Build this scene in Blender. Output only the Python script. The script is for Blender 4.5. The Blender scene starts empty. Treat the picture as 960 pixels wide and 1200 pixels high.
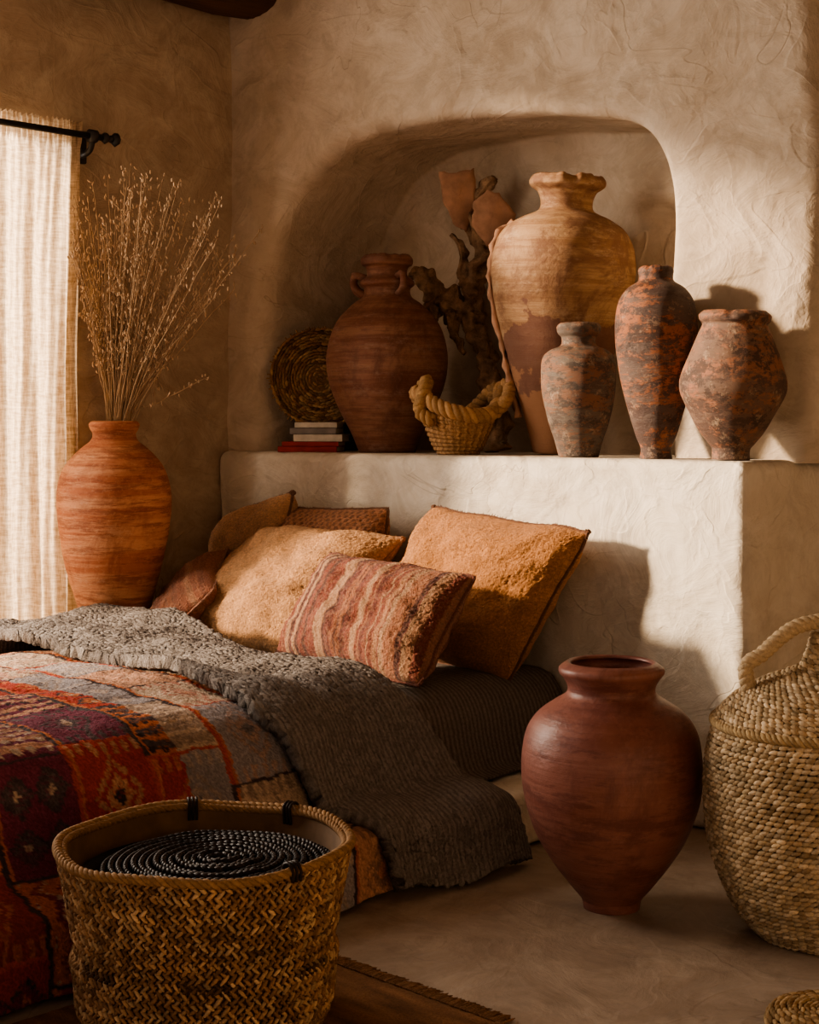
import bpy, bmesh, math, random
import numpy as np
from mathutils import Vector, Matrix, noise as mn
random.seed(7); rng=np.random.default_rng(7)
C=bpy.context.scene.collection
pi=math.pi

# ---------------------------------------------------------------- materials
class NB:
    def __init__(s,name,rough=.9,spec=.2):
        s.m=bpy.data.materials.new(name); s.m.use_nodes=True
        s.t=s.m.node_tree; s.b=s.t.nodes['Principled BSDF']
        s.b.inputs['Roughness'].default_value=rough
        s.b.inputs['Specular IOR Level'].default_value=spec
        s.co=s.n('ShaderNodeTexCoord')
    def n(s,typ,**k):
        x=s.t.nodes.new(typ)
        for a,v in k.items(): setattr(x,a,v)
        return x
    def l(s,a,b): s.t.links.new(a,b)
    def vec(s,scale=(1,1,1),src='Object'):
        mp=s.n('ShaderNodeMapping'); mp.inputs['Scale'].default_value=scale
        s.l(s.co.outputs[src],mp.inputs['Vector']); return mp.outputs[0]
    def noise(s,sc,det=4,rough=.55,scale=(1,1,1),src='Object',dist=0):
        x=s.n('ShaderNodeTexNoise'); x.inputs['Scale'].default_value=sc
        x.inputs['Detail'].default_value=det; x.inputs['Roughness'].default_value=rough
        x.inputs['Distortion'].default_value=dist
        s.l(s.vec(scale,src),x.inputs['Vector']); return x.outputs['Fac']
    def ramp(s,f,stops,interp='LINEAR'):
        r=s.n('ShaderNodeValToRGB'); e=r.color_ramp; e.interpolation=interp
        while len(e.elements)<len(stops): e.elements.new(.5)
        for i,(p,c) in enumerate(stops):
            e.elements[i].position=p
            e.elements[i].color=(c,c,c,1) if isinstance(c,(int,float)) else (*c,1)
        s.l(f,r.inputs[0]); return r.outputs[0]
    def mix(s,f,a,b,mode='MIX'):
        x=s.n('ShaderNodeMix',data_type='RGBA',blend_type=mode)
        for i,v in ((0,f),(6,a),(7,b)):
            if hasattr(v,'is_linked'): s.l(v,x.inputs[i])
            elif i==0: x.inputs[0].default_value=v
            else: x.inputs[i].default_value=(*v,1)
        return x.outputs[2]
    def math(s,op,a,b=0):
        x=s.n('ShaderNodeMath',operation=op)
        for i,v in ((0,a),(1,b)):
            if hasattr(v,'is_linked'): s.l(v,x.inputs[i])
            else: x.inputs[i].default_value=v
        return x.outputs[0]
    def bump(s,h,strength=.4,dist=.01):
        b=s.n('ShaderNodeBump'); b.inputs['Strength'].default_value=strength
        b.inputs['Distance'].default_value=dist; s.l(h,b.inputs['Height'])
        if s.b.inputs['Normal'].is_linked:
            s.l(s.b.inputs['Normal'].links[0].from_socket,b.inputs['Normal'])
        s.l(b.outputs[0],s.b.inputs['Normal'])
    def col(s,c): 
        if hasattr(c,'is_linked'): s.l(c,s.b.inputs['Base Color'])
        else: s.b.inputs['Base Color'].default_value=(*c,1)
    def attr(s,name='Col'):
        x=s.n('ShaderNodeAttribute',attribute_name=name); return x.outputs['Color']

def plaster(name,a,b,c,rough=.88,bs=1.0):
    N=NB(name,rough,.25)
    big=N.noise(1.3,6,.65,dist=.8); mid=N.noise(4,7,.68,scale=(1,1,1.2),dist=1.0); fine=N.noise(45,5,.65)
    col=N.mix(N.ramp(big,[(.35,0.),(.65,1.)]),a,b)
    col=N.mix(N.ramp(mid,[(.44,0.),(.62,.9)]),col,c)
    crack=N.noise(1.5,4,.6,dist=.9)
    cr=N.ramp(crack,[(.4965,0.),(.5,.9),(.5035,0.)])
    msk=N.ramp(N.noise(1.0,2),[(.48,0.),(.58,1.)])
    crm=N.math('MULTIPLY',cr,msk)
    col=N.mix(N.math('MULTIPLY',crm,.4),col,(a[0]*.5,a[1]*.45,a[2]*.4))
    blot=N.noise(8,7,.75,dist=.5)
    col=N.mix(N.math('MULTIPLY',N.ramp(blot,[(.48,0.),(.68,1.)]),.42),col,tuple(x*.70 for x in b))
    N.col(col)
    N.bump(N.noise(2.6,3,.5,dist=.3),.7*bs,.05)
    N.bump(mid,.50*bs,.03); N.bump(fine,.14*bs,.004)
    tr=N.noise(3.0,2,.4,scale=(1,1,1.5),dist=1.1)
    N.bump(N.ramp(tr,[(.36,0.),(.485,.9),(.495,1.),(.515,.66),(.66,.85)]),.34*bs,.016)
    tr2=N.noise(6.5,2,.4,scale=(1.4,1.4,1),dist=.8)
    N.bump(N.ramp(tr2,[(.40,0.),(.53,.8),(.54,1.),(.56,.7),(.66,.8)]),.20*bs,.010)
    N.bump(N.math('MULTIPLY',crm,-1.),.4*bs,.008)
    return N.m
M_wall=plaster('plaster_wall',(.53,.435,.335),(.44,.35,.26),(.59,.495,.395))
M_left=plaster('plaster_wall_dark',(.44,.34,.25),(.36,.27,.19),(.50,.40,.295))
M_block=plaster('plaster_block',(.63,.56,.465),(.53,.46,.37),(.67,.61,.525))
M_floor=plaster('plaster_floor',(.31,.24,.185),(.235,.178,.135),(.37,.295,.23),.55,.5)
M_ceil=plaster('plaster_ceiling',(.42,.31,.22),(.36,.26,.18),(.45,.34,.24))

def terracotta(name,base,light,dark,band=14,rough=.7,bw=.5,chalk=.35,ridge=.3,sm=.7):
    N=NB(name,rough,.3)
    st=N.noise(3,6,.7,scale=(.5,.5,band)); bl=N.noise(3.0,8,.75,dist=.6); fi=N.noise(90,3,.6)
    st2=N.noise(9,7,.8,scale=(.45,.45,band*.5))
    col=N.mix(N.ramp(st,[(.42,0.),(.56,1.)]),base,light)
    col=N.mix(N.math('MULTIPLY',N.ramp(st2,[(.50,0.),(.57,1.)]),sm),col,dark)
    col=N.mix(N.math('MULTIPLY',N.ramp(bl,[(.47,0.),(.57,1.)]),bw),col,dark)
    ch=N.math('MULTIPLY',N.ramp(N.noise(6,8,.85,scale=(1,1,2.4)),[(.54,0.),(.62,1.)]),chalk)
    col=N.mix(ch,col,(min(1,light[0]*1.1),light[1]*1.4,light[2]*1.7))
    N.col(N.mix(N.math('MULTIPLY',N.ramp(fi,[(.55,0.),(.75,1.)]),.3),col,(light[0]*1.1,light[1]*1.3,light[2]*1.4)))
    N.bump(N.noise(3,4,.6,scale=(.3,.3,26)),ridge,.010); N.bump(fi,.2,.003); N.bump(bl,.35,.014); N.bump(st2,.15,.005)
    return N.m
M_vase=terracotta('terracotta_orange',(.38,.13,.06),(.55,.27,.145),(.20,.058,.032),8,.7,.5,.35)
M_potA=terracotta('terracotta_umber',(.20,.085,.055),(.30,.155,.10),(.115,.048,.034),9,.6,.65,.5,.14,.4)
M_potF=terracotta('terracotta_red',(.205,.078,.060),(.255,.108,.083),(.13,.048,.04),5,.42,.6,.16,.16)

def m_potB():
    N=NB('terracotta_tan',.75,.25)
    st=N.noise(3,6,.75,scale=(.5,.5,13)); bl=N.noise(3.4,9,.78,dist=.6)
    col=N.mix(N.ramp(st,[(.42,0.),(.56,1.)]),(.27,.148,.075),(.38,.235,.13))
    col=N.mix(N.math('MULTIPLY',N.ramp(bl,[(.46,0.),(.55,1.)]),.85),col,(.18,.09,.052))
    col=N.mix(N.math('MULTIPLY',N.ramp(N.noise(8,8,.85,scale=(1,1,3)),[(.53,0.),(.62,1.)]),.5),col,(.44,.31,.20))
    sep=N.n('ShaderNodeSeparateXYZ'); N.l(N.co.outputs['Object'],sep.inputs[0])
    h=N.math('ADD',sep.outputs[2],N.math('MULTIPLY',N.noise(4.5,5,.6),.85))
    m1=N.ramp(h,[(.86,1.),(.875,0.)]); 
    m2=N.ramp(h,[(.60,1.),(.615,0.)])
    col=N.mix(N.math('MULTIPLY',m1,.85),col,(.145,.068,.05))
    col=N.mix(N.math('MULTIPLY',m2,.8),col,(.33,.17,.09))
    N.col(col); N.bump(st,.25,.012); N.bump(N.noise(70,3),.25,.003); N.bump(bl,.5,.016)
    return N.m
M_potB=m_potB()
def distressed(name,a,b,c,d,sc=7,z=1.8,off=.0):
    N=NB(name,.62,.35)
    n1=N.noise(sc,9,.80,scale=(1,1,z),dist=.3); n2=N.noise(sc*1.3,9,.8,scale=(.8,.8,z*1.6)); n3=N.noise(sc*2.6,8,.85)
    bd=N.noise(2.5,3,.6,scale=(.3,.3,5)); 
    col=N.mix(N.ramp(N.math('ADD',N.math('MULTIPLY',n1,.7),N.math('MULTIPLY',bd,.3)),[(.475+off,0.),(.505+off,1.)]),a,b)
    col=N.mix(N.ramp(n2,[(.50,0.),(.53,.9)]),col,c)
    col=N.mix(N.ramp(N.noise(sc*1.1,9,.80,scale=(1.3,1.3,z*.9)),[(.53,0.),(.56,.85)]),col,tuple(x*.6 for x in a))
    col=N.mix(N.ramp(n3,[(.56,0.),(.61,.7)]),col,d)
    N.col(col); N.bump(n1,.7,.014); N.bump(n3,.6,.007); N.bump(N.noise(3,3,.5,scale=(.3,.3,25)),.2,.01)
    return N.m
M_potC=distressed('weathered_clay_grey',(.10,.072,.058),(.22,.108,.064),(.14,.112,.09),(.36,.265,.19),8,2.4)
M_potD=distressed('weathered_clay_dark',(.078,.046,.038),(.30,.11,.048),(.11,.075,.062),(.31,.20,.135),5.0,1.8,.012)
M_potE=distressed('weathered_clay_rust',(.11,.065,.05),(.31,.135,.075),(.18,.11,.078),(.38,.27,.185),5.5,1.4,.005)

def simple(name,c,rough=.8,spec=.3,ns=20,amt=.25,bump=.3,bd=.005,scale=(1,1,1)):
    N=NB(name,rough,spec); f=N.noise(ns,5,.6,scale=scale)
    N.col(N.mix(N.ramp(f,[(.3,0.),(.7,1.)]),tuple(x*(1-amt) for x in c),tuple(min(1,x*(1+amt)) for x in c)))
    N.bump(f,bump,bd); return N.m
M_iron=simple('black_iron',(.012,.01,.009),.5,.5)
M_wood=simple('dark_log_wood',(.075,.038,.022),.75,.3,6,.5,.6,.02,(3,.3,3))
M_drift=simple('driftwood_bark',(.27,.17,.10),.9,.2,22,.65,1.,.025)
M_shard=simple('clay_shard',(.42,.24,.155),.85,.2,12,.35,.4,.008)
M_red=simple('book_red',(.28,.03,.02)); M_white=simple('book_white',(.5,.46,.4)); M_grey=simple('book_grey',(.2,.18,.17))
M_black=simple('box_black',(.02,.017,.015)); M_paper=simple('book_pages',(.6,.54,.44),.9,.1,200,.2)
M_inner=simple('basket_inner',(.12,.065,.03)); M_mat=simple('mattress_cloth',(.25,.2,.17))
M_stem=simple('dried_stem',(.42,.30,.19)); M_seed=simple('dried_seed',(.48,.35,.235),.9,.1,60)
M_frame=simple('window_wood',(.10,.055,.03))
def m_attr(name,rough=.95,bs=.6,ns=220,mul=.35,bd=.004,sheen=.0,big=0,lo=.25):
    N=NB(name,rough,.1); f=N.noise(ns,3,.7)
    N.col(N.mix(mul,N.attr(),N.ramp(f,[(.3,lo),(.7,1.)]),'MULTIPLY')); N.bump(f,bs,bd)
    if big: N.bump(N.noise(big,4,.6),.4,.01)
    if sheen: N.b.inputs['Sheen Weight'].default_value=sheen
    return N.m
M_straw=m_attr('woven_straw',.75,.5,150,.5,.003)
M_blackstraw=m_attr('black_woven_reed',.45,.5,150,.3,.003)
M_text=m_attr('woven_textile',.97,.9,170,.5,.007,.0)
M_boucle=m_attr('boucle_textile',.97,1.,190,.5,.012,.15,70,.25)
def m_rib(name,a,b,sc,axis='Y'):
    N=NB(name,.95,.1)
    w=N.n('ShaderNodeTexWave',wave_type='BANDS',bands_direction=axis); w.inputs['Scale'].default_value=sc
    w.inputs['Distortion'].default_value=1.6; w.inputs['Detail'].default_value=3; w.inputs['Detail Scale'].default_value=3
    N.l(N.co.outputs['UV'],w.inputs['Vector'])
    f=N.noise(150,3,.8); g=N.noise(9,5,.6)
    c=N.mix(w.outputs['Fac'],a,b); c=N.mix(N.math('MULTIPLY',g,.35),c,tuple(x*.6 for x in a))
    c=N.mix(.6,c,N.ramp(f,[(.3,.2),(.7,1.)]),'MULTIPLY')
    N.col(c); N.bump(w.outputs['Fac'],.6,.007); N.bump(f,1.,.012); return N.m
M_throw=m_rib('grey_ribbed_wool',(.245,.21,.19),(.40,.35,.315),20)
M_sheet=m_rib('grey_striped_linen',(.20,.16,.135),(.35,.29,.25),17)
def m_curtain():
    N=NB('sheer_linen',.95,.05)
    f=N.noise(120,3,.7,scale=(1,1,.15)); g=N.noise(120,3,.7,scale=(.15,.15,1))
    c=N.mix(N.ramp(N.math('MULTIPLY',N.math('ADD',f,g),.5),[(.4,0.),(.6,1.)]),(.42,.30,.19),(.74,.59,.42)); N.col(c)
    N.bump(f,.4,.003)
    tr=N.n('ShaderNodeBsdfTranslucent'); N.l(c,tr.inputs['Color'])
    mx=N.n('ShaderNodeMixShader'); mx.inputs[0].default_value=.6
    N.l(N.b.outputs[0],mx.inputs[1]); N.l(tr.outputs[0],mx.inputs[2])
    N.l(mx.outputs[0],N.t.nodes['Material Output'].inputs['Surface']); return N.m
M_curtain=m_curtain()

# ---------------------------------------------------------------- mesh helpers
def obj(name,V,F,mat,smooth=True,loc=(0,0,0),parent=None,cols=None,uvs=None):
    me=bpy.data.meshes.new(name); me.from_pydata([tuple(v) for v in V],[],[tuple(f) for f in F]); me.update()
    if smooth: me.polygons.foreach_set('use_smooth',[True]*len(me.polygons))
    o=bpy.data.objects.new(name,me); C.objects.link(o); o.location=loc
    me.materials.append(mat)
    if cols is not None:
        a=me.color_attributes.new('Col','FLOAT_COLOR','POINT')
        c=np.ones((len(V),4),dtype=np.float32); c[:,:3]=np.clip(cols,0,1); a.data.foreach_set('color',c.ravel())
    if uvs is not None:
        ul=me.uv_layers.new(name='UVMap'); li=np.zeros(len(me.loops),dtype=np.int32); me.loops.foreach_get('vertex_index',li)
        ul.data.foreach_set('uv',np.asarray(uvs,dtype=np.float32)[li].ravel())
    if parent: o.parent=parent
    return o
def recalc(o):
    bm=bmesh.new(); bm.from_mesh(o.data); bmesh.ops.recalc_face_normals(bm,faces=bm.faces); bm.to_mesh(o.data); bm.free()
def empty(name,loc=(0,0,0)):
    e=bpy.data.objects.new(name,None); C.objects.link(e); e.location=loc; return e
def merge(parts):
    V=[];F=[];Cc=[];n=0
    for p in parts:
        V.extend([tuple(v) for v in p[0]]); F.extend([tuple(i+n for i in f) for f in p[1]])
        if len(p)>2: Cc.append(np.tile(np.asarray(p[2],float),(len(p[0]),1)) if np.ndim(p[2])==1 else p[2])
        n+=len(p[0])
    return V,F,(np.concatenate(Cc) if Cc else None)
def grid_faces(n,m,closed=False):
    F=[]
    for i in range(n-1):
        for j in range(m if closed else m-1):
            k=(j+1)%m
            F.append((i*m+j,i*m+k,(i+1)*m+k,(i+1)*m+j))
    return F
def catmull(P,k=6):
    P=[np.array(p,float) for p in P]; out=[]
    for i in range(len(P)-1):
        p0=P[max(i-1,0)];p1=P[i];p2=P[i+1];p3=P[min(i+2,len(P)-1)]
        for j in range(k):
            t=j/k
            out.append(.5*((2*p1)+(-p0+p2)*t+(2*p0-5*p1+4*p2-p3)*t*t+(-p0+3*p1-3*p2+p3)*t**3))
    out.append(P[-1]); return np.array(out)
def lathe_data(prof,seg=96,wob=.006,seed=0,thk=.012,depth=.75,chip=0):
    P=catmull(prof,5); P[:,0]=np.maximum(P[:,0],.001)
    Z=P[-1,1]-P[0,1]
    out=[(0.0005,P[0,1])]+[tuple(p) for p in P]
    top=P[-1]; out.append((top[0]-thk*.5,top[1]+thk*.35)); 
    inn=[(max(r-thk,.002),z) for r,z in P[::-1] if z>P[0,1]+Z*(1-depth)]
    out+=inn; out.append((.0005,inn[-1][1]))
    V=[]
    for i,(r,z) in enumerate(out):
        for j in range(seg):
            a=2*pi*j/seg; ca,sa=math.cos(a),math.sin(a)
            w=1+wob*mn.noise(Vector((ca*1.3+seed,sa*1.3,z*5)))*2+wob*.5*mn.noise(Vector((ca*4+seed,sa*4,z*22)))
            zz=z
            if chip and z>P[-1,1]-Z*.05:
                k=max(0,mn.noise(Vector((ca*2.3+seed*3.1,sa*2.3,0)))-.12)+.25*max(0,mn.noise(Vector((ca*9+seed,sa*9,0)))); w-=chip*k*.10; zz-=chip*Z*.02*k
            V.append((r*w*ca,r*w*sa,zz))
    return V,grid_faces(len(out),seg,True)
def pot(name,loc,s,base,prof,mat,tilt=(0,0,0),wob=.008,seed=0,thk=.012,chip=0):
    pr=[(r*s,(base-y)*s) for y,r in prof][::-1]
    V,F=lathe_data(pr,wob=wob,seed=seed,thk=thk,chip=chip)
    o=obj(name,V,F,mat,loc=loc); recalc(o); o.rotation_euler=tilt; return o
def tube_data(path,rad,seg=8,col=None,rough=0,seed=0,rf=14):
    P=np.array(path,float); n=len(P); rad=np.broadcast_to(rad,(n,)) if np.ndim(rad)<=1 else rad
    T=np.gradient(P,axis=0); T/=np.linalg.norm(T,axis=1)[:,None]+1e-9
    up=np.array([0,0,1.]) if abs(T[0][2])<.9 else np.array([1.,0,0])
    V=[]
    a0=np.cross(T[0],up); a0/=np.linalg.norm(a0)
    for i in range(n):
        a0=a0-T[i]*np.dot(a0,T[i]); a0/=np.linalg.norm(a0)+1e-9; b0=np.cross(T[i],a0)
        for j in range(seg):
            t=2*pi*j/seg; d=math.cos(t)*a0+math.sin(t)*b0; r=rad[i]
            if rough: r*=1+rough*mn.noise(Vector(P[i]*rf+d*1.2)+Vector((seed,0,0)))*2
            V.append(P[i]+d*r)
    F=grid_faces(n,seg,True); F.append(tuple(range(seg))[::-1]); F.append(tuple(range((n-1)*seg,n*seg)))
    return (V,F,col) if col is not None else (V,F)
def braid_data(path,R,r,turn=.05,col=(.4,.26,.12),n=3,seg=7):
    P=catmull(path,14); L=np.concatenate([[0],np.cumsum(np.linalg.norm(np.diff(P,axis=0),axis=1))])
    m=max(12,int(L[-1]/(turn/9))); q=np.linspace(0,L[-1],m)
    Q=np.stack([np.interp(q,L,P[:,k]) for k in range(3)],1)
    T=np.gradient(Q,axis=0); T/=np.linalg.norm(T,axis=1)[:,None]
    A=np.cross(T,np.array([0.13,0.21,1.])); A/=np.linalg.norm(A,axis=1)[:,None]; B=np.cross(T,A)
    parts=[]
    for k in range(n):
        ph=2*pi*q/turn+2*pi*k/n
        X=Q+A*(np.cos(ph)*R)[:,None]+B*(np.sin(ph)*R)[:,None]
        c=np.array(col)*random.uniform(.75,1.2)
        parts.append(tube_data(X,r,seg,c))
    return parts
def ell(nu=7,nv=3):
    V=[(0,0,1)];F=[]
    for i in range(1,nv+1):
        t=pi*i/(nv+1)
        for j in range(nu): V.append((math.sin(t)*math.cos(2*pi*j/nu),math.sin(t)*math.sin(2*pi*j/nu),math.cos(t)))
    V.append((0,0,-1)); e=len(V)-1
    for j in range(nu): F.append((0,1+j,1+(j+1)%nu)); F.append((e,1+(nv-1)*nu+(j+1)%nu,1+(nv-1)*nu+j))
    for i in range(nv-1):
        for j in range(nu): F.append((1+i*nu+j,1+(i+1)*nu+j,1+(i+1)*nu+(j+1)%nu,1+i*nu+(j+1)%nu))
    return np.array(V),F
EV,EF=ell()
def strands(cent,ax,bx,cx,cols):
    n=len(cent); k=len(EV)
    V=cent[:,None,:]+EV[None,:,2:3]*ax[:,None,:]+EV[None,:,0:1]*bx[:,None,:]+EV[None,:,1:2]*cx[:,None,:]
    F=[tuple(i*k+a for a in f) for i in range(n) for f in EF]
    return V.reshape(-1,3),F,np.repeat(cols,k,axis=0)
def weave(prof,row,slen,tilt,wid,thk,palette,herr=True,wave=None,stag=True,lf=.72):
    P=catmull(prof,10); L=np.concatenate([[0],np.cumsum(np.linalg.norm(np.diff(P,axis=0),axis=1))])
    nr=int(L[-1]/row); ce=[];A=[];B=[];Cx=[];co=[]
    for i in range(nr+1):
        q=L[-1]*i/nr; r=np.interp(q,L,P[:,0]); z=np.interp(q,L,P[:,1])
        dr=np.interp(min(q+.004,L[-1]),L,P[:,0])-np.interp(max(q-.004,0),L,P[:,0]); dz=np.interp(min(q+.004,L[-1]),L,P[:,1])-np.interp(max(q-.004,0),L,P[:,1])
        nn=math.hypot(dr,dz)+1e-9; dr/=nn;dz/=nn
        n=max(6,int(2*pi*r/slen)); rt=random.uniform(.85,1.12)
        for j in range(n):
            a=2*pi*(j+(.5 if (i%2 and stag) else 0))/n+random.uniform(-.006,.006)
            T=np.array([-math.sin(a),math.cos(a),0]); Pp=np.array([dr*math.cos(a),dr*math.sin(a),dz]); Nn=np.cross(T,Pp)
            tl=tilt*(1 if (i%2 or not herr) else -1)+random.uniform(-.13,.13)
            lx=T*math.cos(tl)+Pp*math.sin(tl); wx=-T*math.sin(tl)+Pp*math.cos(tl)
            ll=slen*lf/ max(math.cos(tl),.5); rr=r+random.uniform(-.0015,.0015)
            ce.append((rr*math.cos(a),rr*math.sin(a),z+.003*mn.noise(Vector((a*3,i*.4,0))))); A.append(lx*ll); B.append(wx*wid*random.uniform(.8,1.15)); Cx.append(Nn*thk)
            c=np.array(palette[random.randrange(len(palette))])*random.uniform(.7,1.2)*rt
            if wave: c=c*wave(a,q/L[-1])
            co.append(c)
    return strands(np.array(ce),np.array(A),np.array(B),np.array(Cx),np.array(co))
def axis_samples(lo,hi,r,step):
    a=[lo,lo+r*.2,lo+r*.45,lo+r*.7,lo+r]; b=[hi-r,hi-r*.7,hi-r*.45,hi-r*.2,hi]
    n=max(1,int((hi-lo-2*r)/step)); m=list(np.linspace(lo+r,hi-r,n+1))[1:-1]
    return a+m+b
def rbox_data(lo,hi,r=.03,step=.08,noise=.0,nf=2.5,flat_top=False):
    xs,ys,zs=[axis_samples(lo[i],hi[i],r,step) for i in range(3)]
    lo=np.array(lo);hi=np.array(hi)
    V=[];F=[];idx={}
    def vid(p):
        k=tuple(round(c,6) for c in p)
        if k not in idx: idx[k]=len(V); V.append(k)
        return idx[k]
    def face(A,B,fn,flip):
        for i in range(len(A)-1):
            for j in range(len(B)-1):
                q=[vid(fn(A[i],B[j])),vid(fn(A[i+1],B[j])),vid(fn(A[i+1],B[j+1])),vid(fn(A[i],B[j+1]))]
                F.append(q[::-1] if flip else q)
    face(xs,ys,lambda a,b:(a,b,hi[2]),False); face(xs,ys,lambda a,b:(a,b,lo[2]),True)
    face(xs,zs,lambda a,b:(a,lo[1],b),False); face(xs,zs,lambda a,b:(a,hi[1],b),True)
    face(ys,zs,lambda a,b:(hi[0],a,b),False); face(ys,zs,lambda a,b:(lo[0],a,b),True)
    V2=[]
    for p in V:
        p=np.array(p); q=np.clip(p,lo+r,hi-r); d=p-q; n=np.linalg.norm(d); d=d/n if n>0 else d
        p=q+d*r
        if noise:
            k=mn.noise(Vector(p*nf))+.5*mn.noise(Vector(p*nf*2.3))+.35*mn.noise(Vector(p*nf*6))
            dd=d.copy()
            if flat_top: dd[2]=0
            p=p+dd*k*noise
        V2.append(p)
    return V2,F
def rbox(name,lo,hi,mat,parent=None,**k):
    V,F=rbox_data(lo,hi,**k); return obj(name,V,F,mat,parent=parent)
def join_boxes(name,boxes,mat):
    V,F,_=merge([rbox_data(lo,hi,r=.002,step=2.) for lo,hi in boxes]); return obj(name,V,F,mat,smooth=False)

# ---------------------------------------------------------------- room shell
LEDGE=1.087; XL=-4.78; XR=-2.366
o=join_boxes('floor',[((-5.2,-1.2,-.1),(1.3,4.9,0))],M_floor)
o=join_boxes('ceiling',[((-5.2,-1.2,3.05),(1.3,4.9,3.15))],M_ceil)
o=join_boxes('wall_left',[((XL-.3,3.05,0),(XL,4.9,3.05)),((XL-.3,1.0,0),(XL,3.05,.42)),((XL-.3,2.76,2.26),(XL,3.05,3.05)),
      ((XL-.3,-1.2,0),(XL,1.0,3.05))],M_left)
o=join_boxes('wall_back',[((XL,4.6,0),(1.3,4.75,3.05))],M_wall)
o=join_boxes('wall_right',[((1.0,-1.2,0),(1.15,4.6,3.05))],M_wall)
wf=join_boxes('window_1',[((XL-.24,1.0,.42),(XL-.18,1.06,3.04)),((XL-.24,1.0,.42),(XL-.18,3.05,.48)),
      ((XL-.24,2.99,.42),(XL-.18,3.05,2.26))],M_frame)
def niche_wall():
    cx=-3.71; bot=LEDGE-.01
    Z0=bot; ZT=3.05
    def wy(x): t=(x-XL)/(XR-XL); return 3.865+.235*t
    angs=list(np.linspace(0,pi,181)); 
    angs+= [math.atan2(ZT-Z0,XR-cx),math.atan2(ZT-Z0,XL-cx)]
    angs=sorted(angs)
    rows=[]
    for t in angs:
        c,s=math.cos(t),math.sin(t)
        k=.5+.5*math.tanh((c-.1)*6)
        ne=3.4*(1-k)+10.0*k; a=.895*(1-k)+.902*k
        b=1.205-.19*max(0,c)**1.5
        R=(abs(c/a)**ne+abs(s/b)**ne)**(-1/ne)
        cand=[]
        if c>1e-6: cand.append((XR-cx)/c)
        if c<-1e-6: cand.append((XL-cx)/c)
        if s>1e-6: cand.append((ZT-Z0)/s)
        D=min(cand)
        row=[]
        rf=.045+.06*max(0,-c)
        for k in np.linspace(0,1,18):
            rr=D+(R+rf-D)*k; x=cx+rr*c; row.append((x,wy(x),Z0+rr*s,0))
        for k in range(1,7):
            th=k/6*pi/2; rr=R+rf-rf*math.sin(th); x=cx+rr*c; row.append((x,wy(x)+rf*(1-math.cos(th)),Z0+rr*s,k/16))
        yb=4.47; y0=wy(cx+R*c)+rf; fb=.02
        for j,k in enumerate(np.linspace(0,1,9)[1:]):
            row.append((cx+R*c,y0+(yb-fb-y0)*k,Z0+R*s,min(1,.375+.2*(j+1))))
        for k in range(1,5):
            th=k/4*pi/2; rr=R-fb*(1-math.cos(th)); row.append((cx+rr*c,yb-fb+fb*math.sin(th),Z0+rr*s,1))
        for k in np.linspace(0,1,10)[1:]:
            rr=(R-fb)*(1-k)+.001; row.append((cx+rr*c,yb,Z0+rr*s,1-k))
        rows.append(row)
    V=[]
    for row in rows:
        for x,y,z,e in row:
            p=Vector((x,y,z)); k=.026*mn.noise(p*1.7)+.014*mn.noise(p*4.5)+.004*mn.noise(p*11)
            g=min(1,max(0,(z-LEDGE)/.15))
            V.append((x+.7*k*e,y+k,z+.6*k*e*g))
    F=grid_faces(len(rows),len(rows[0]))
    n=len(V)
    zs=np.linspace(Z0,ZT,60); rc=.06; y0=wy(XR); ys=[]
    for k in range(0,7):
        th=k/6*pi/2; ys.append((XR+rc*math.sin(th),y0+rc*(1-math.cos(th))))
    for yy in np.linspace(y0+rc,4.62,6)[1:]: ys.append((XR+rc,yy))
    for x,y in ys:
        for z in zs:
            p=Vector((XR,y0,z)); k=.026*mn.noise(p*1.7)+.014*mn.noise(p*4.5)+.004*mn.noise(p*11); V.append((x+(k*.8 if x>XR else 0),y+k,z))
    F+= [tuple(i+n for i in f) for f in grid_faces(len(ys),len(zs))]
    o=obj('wall_niche',V,F,M_wall); recalc(o); return o
niche_wall()
rbox('trim_ledge_block',(XL+.001,3.80,.001),(XR,4.6,LEDGE),M_block,r=.035,step=.04,noise=.014,nf=2.4,flat_top=True)
rbox('plaster_bench',(XL+.001,1.6,.001),(-4.42,3.77,.415),M_wall,r=.03,step=.1,noise=.0)
for i,(x,r) in enumerate([(-4.63,.135),(-3.3,.13),(-2.0,.14),(-.7,.13)]):
    p=[(x+.01*math.sin(k*.9+i),y,3.05-.125+.008*math.sin(k*1.3)) for k,y in enumerate(np.linspace(-1.1,4.2,22))]
    V,F=tube_data(p,r,24,rough=.05,seed=i); obj('ceiling_log_beam',V,F,M_wood)

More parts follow.
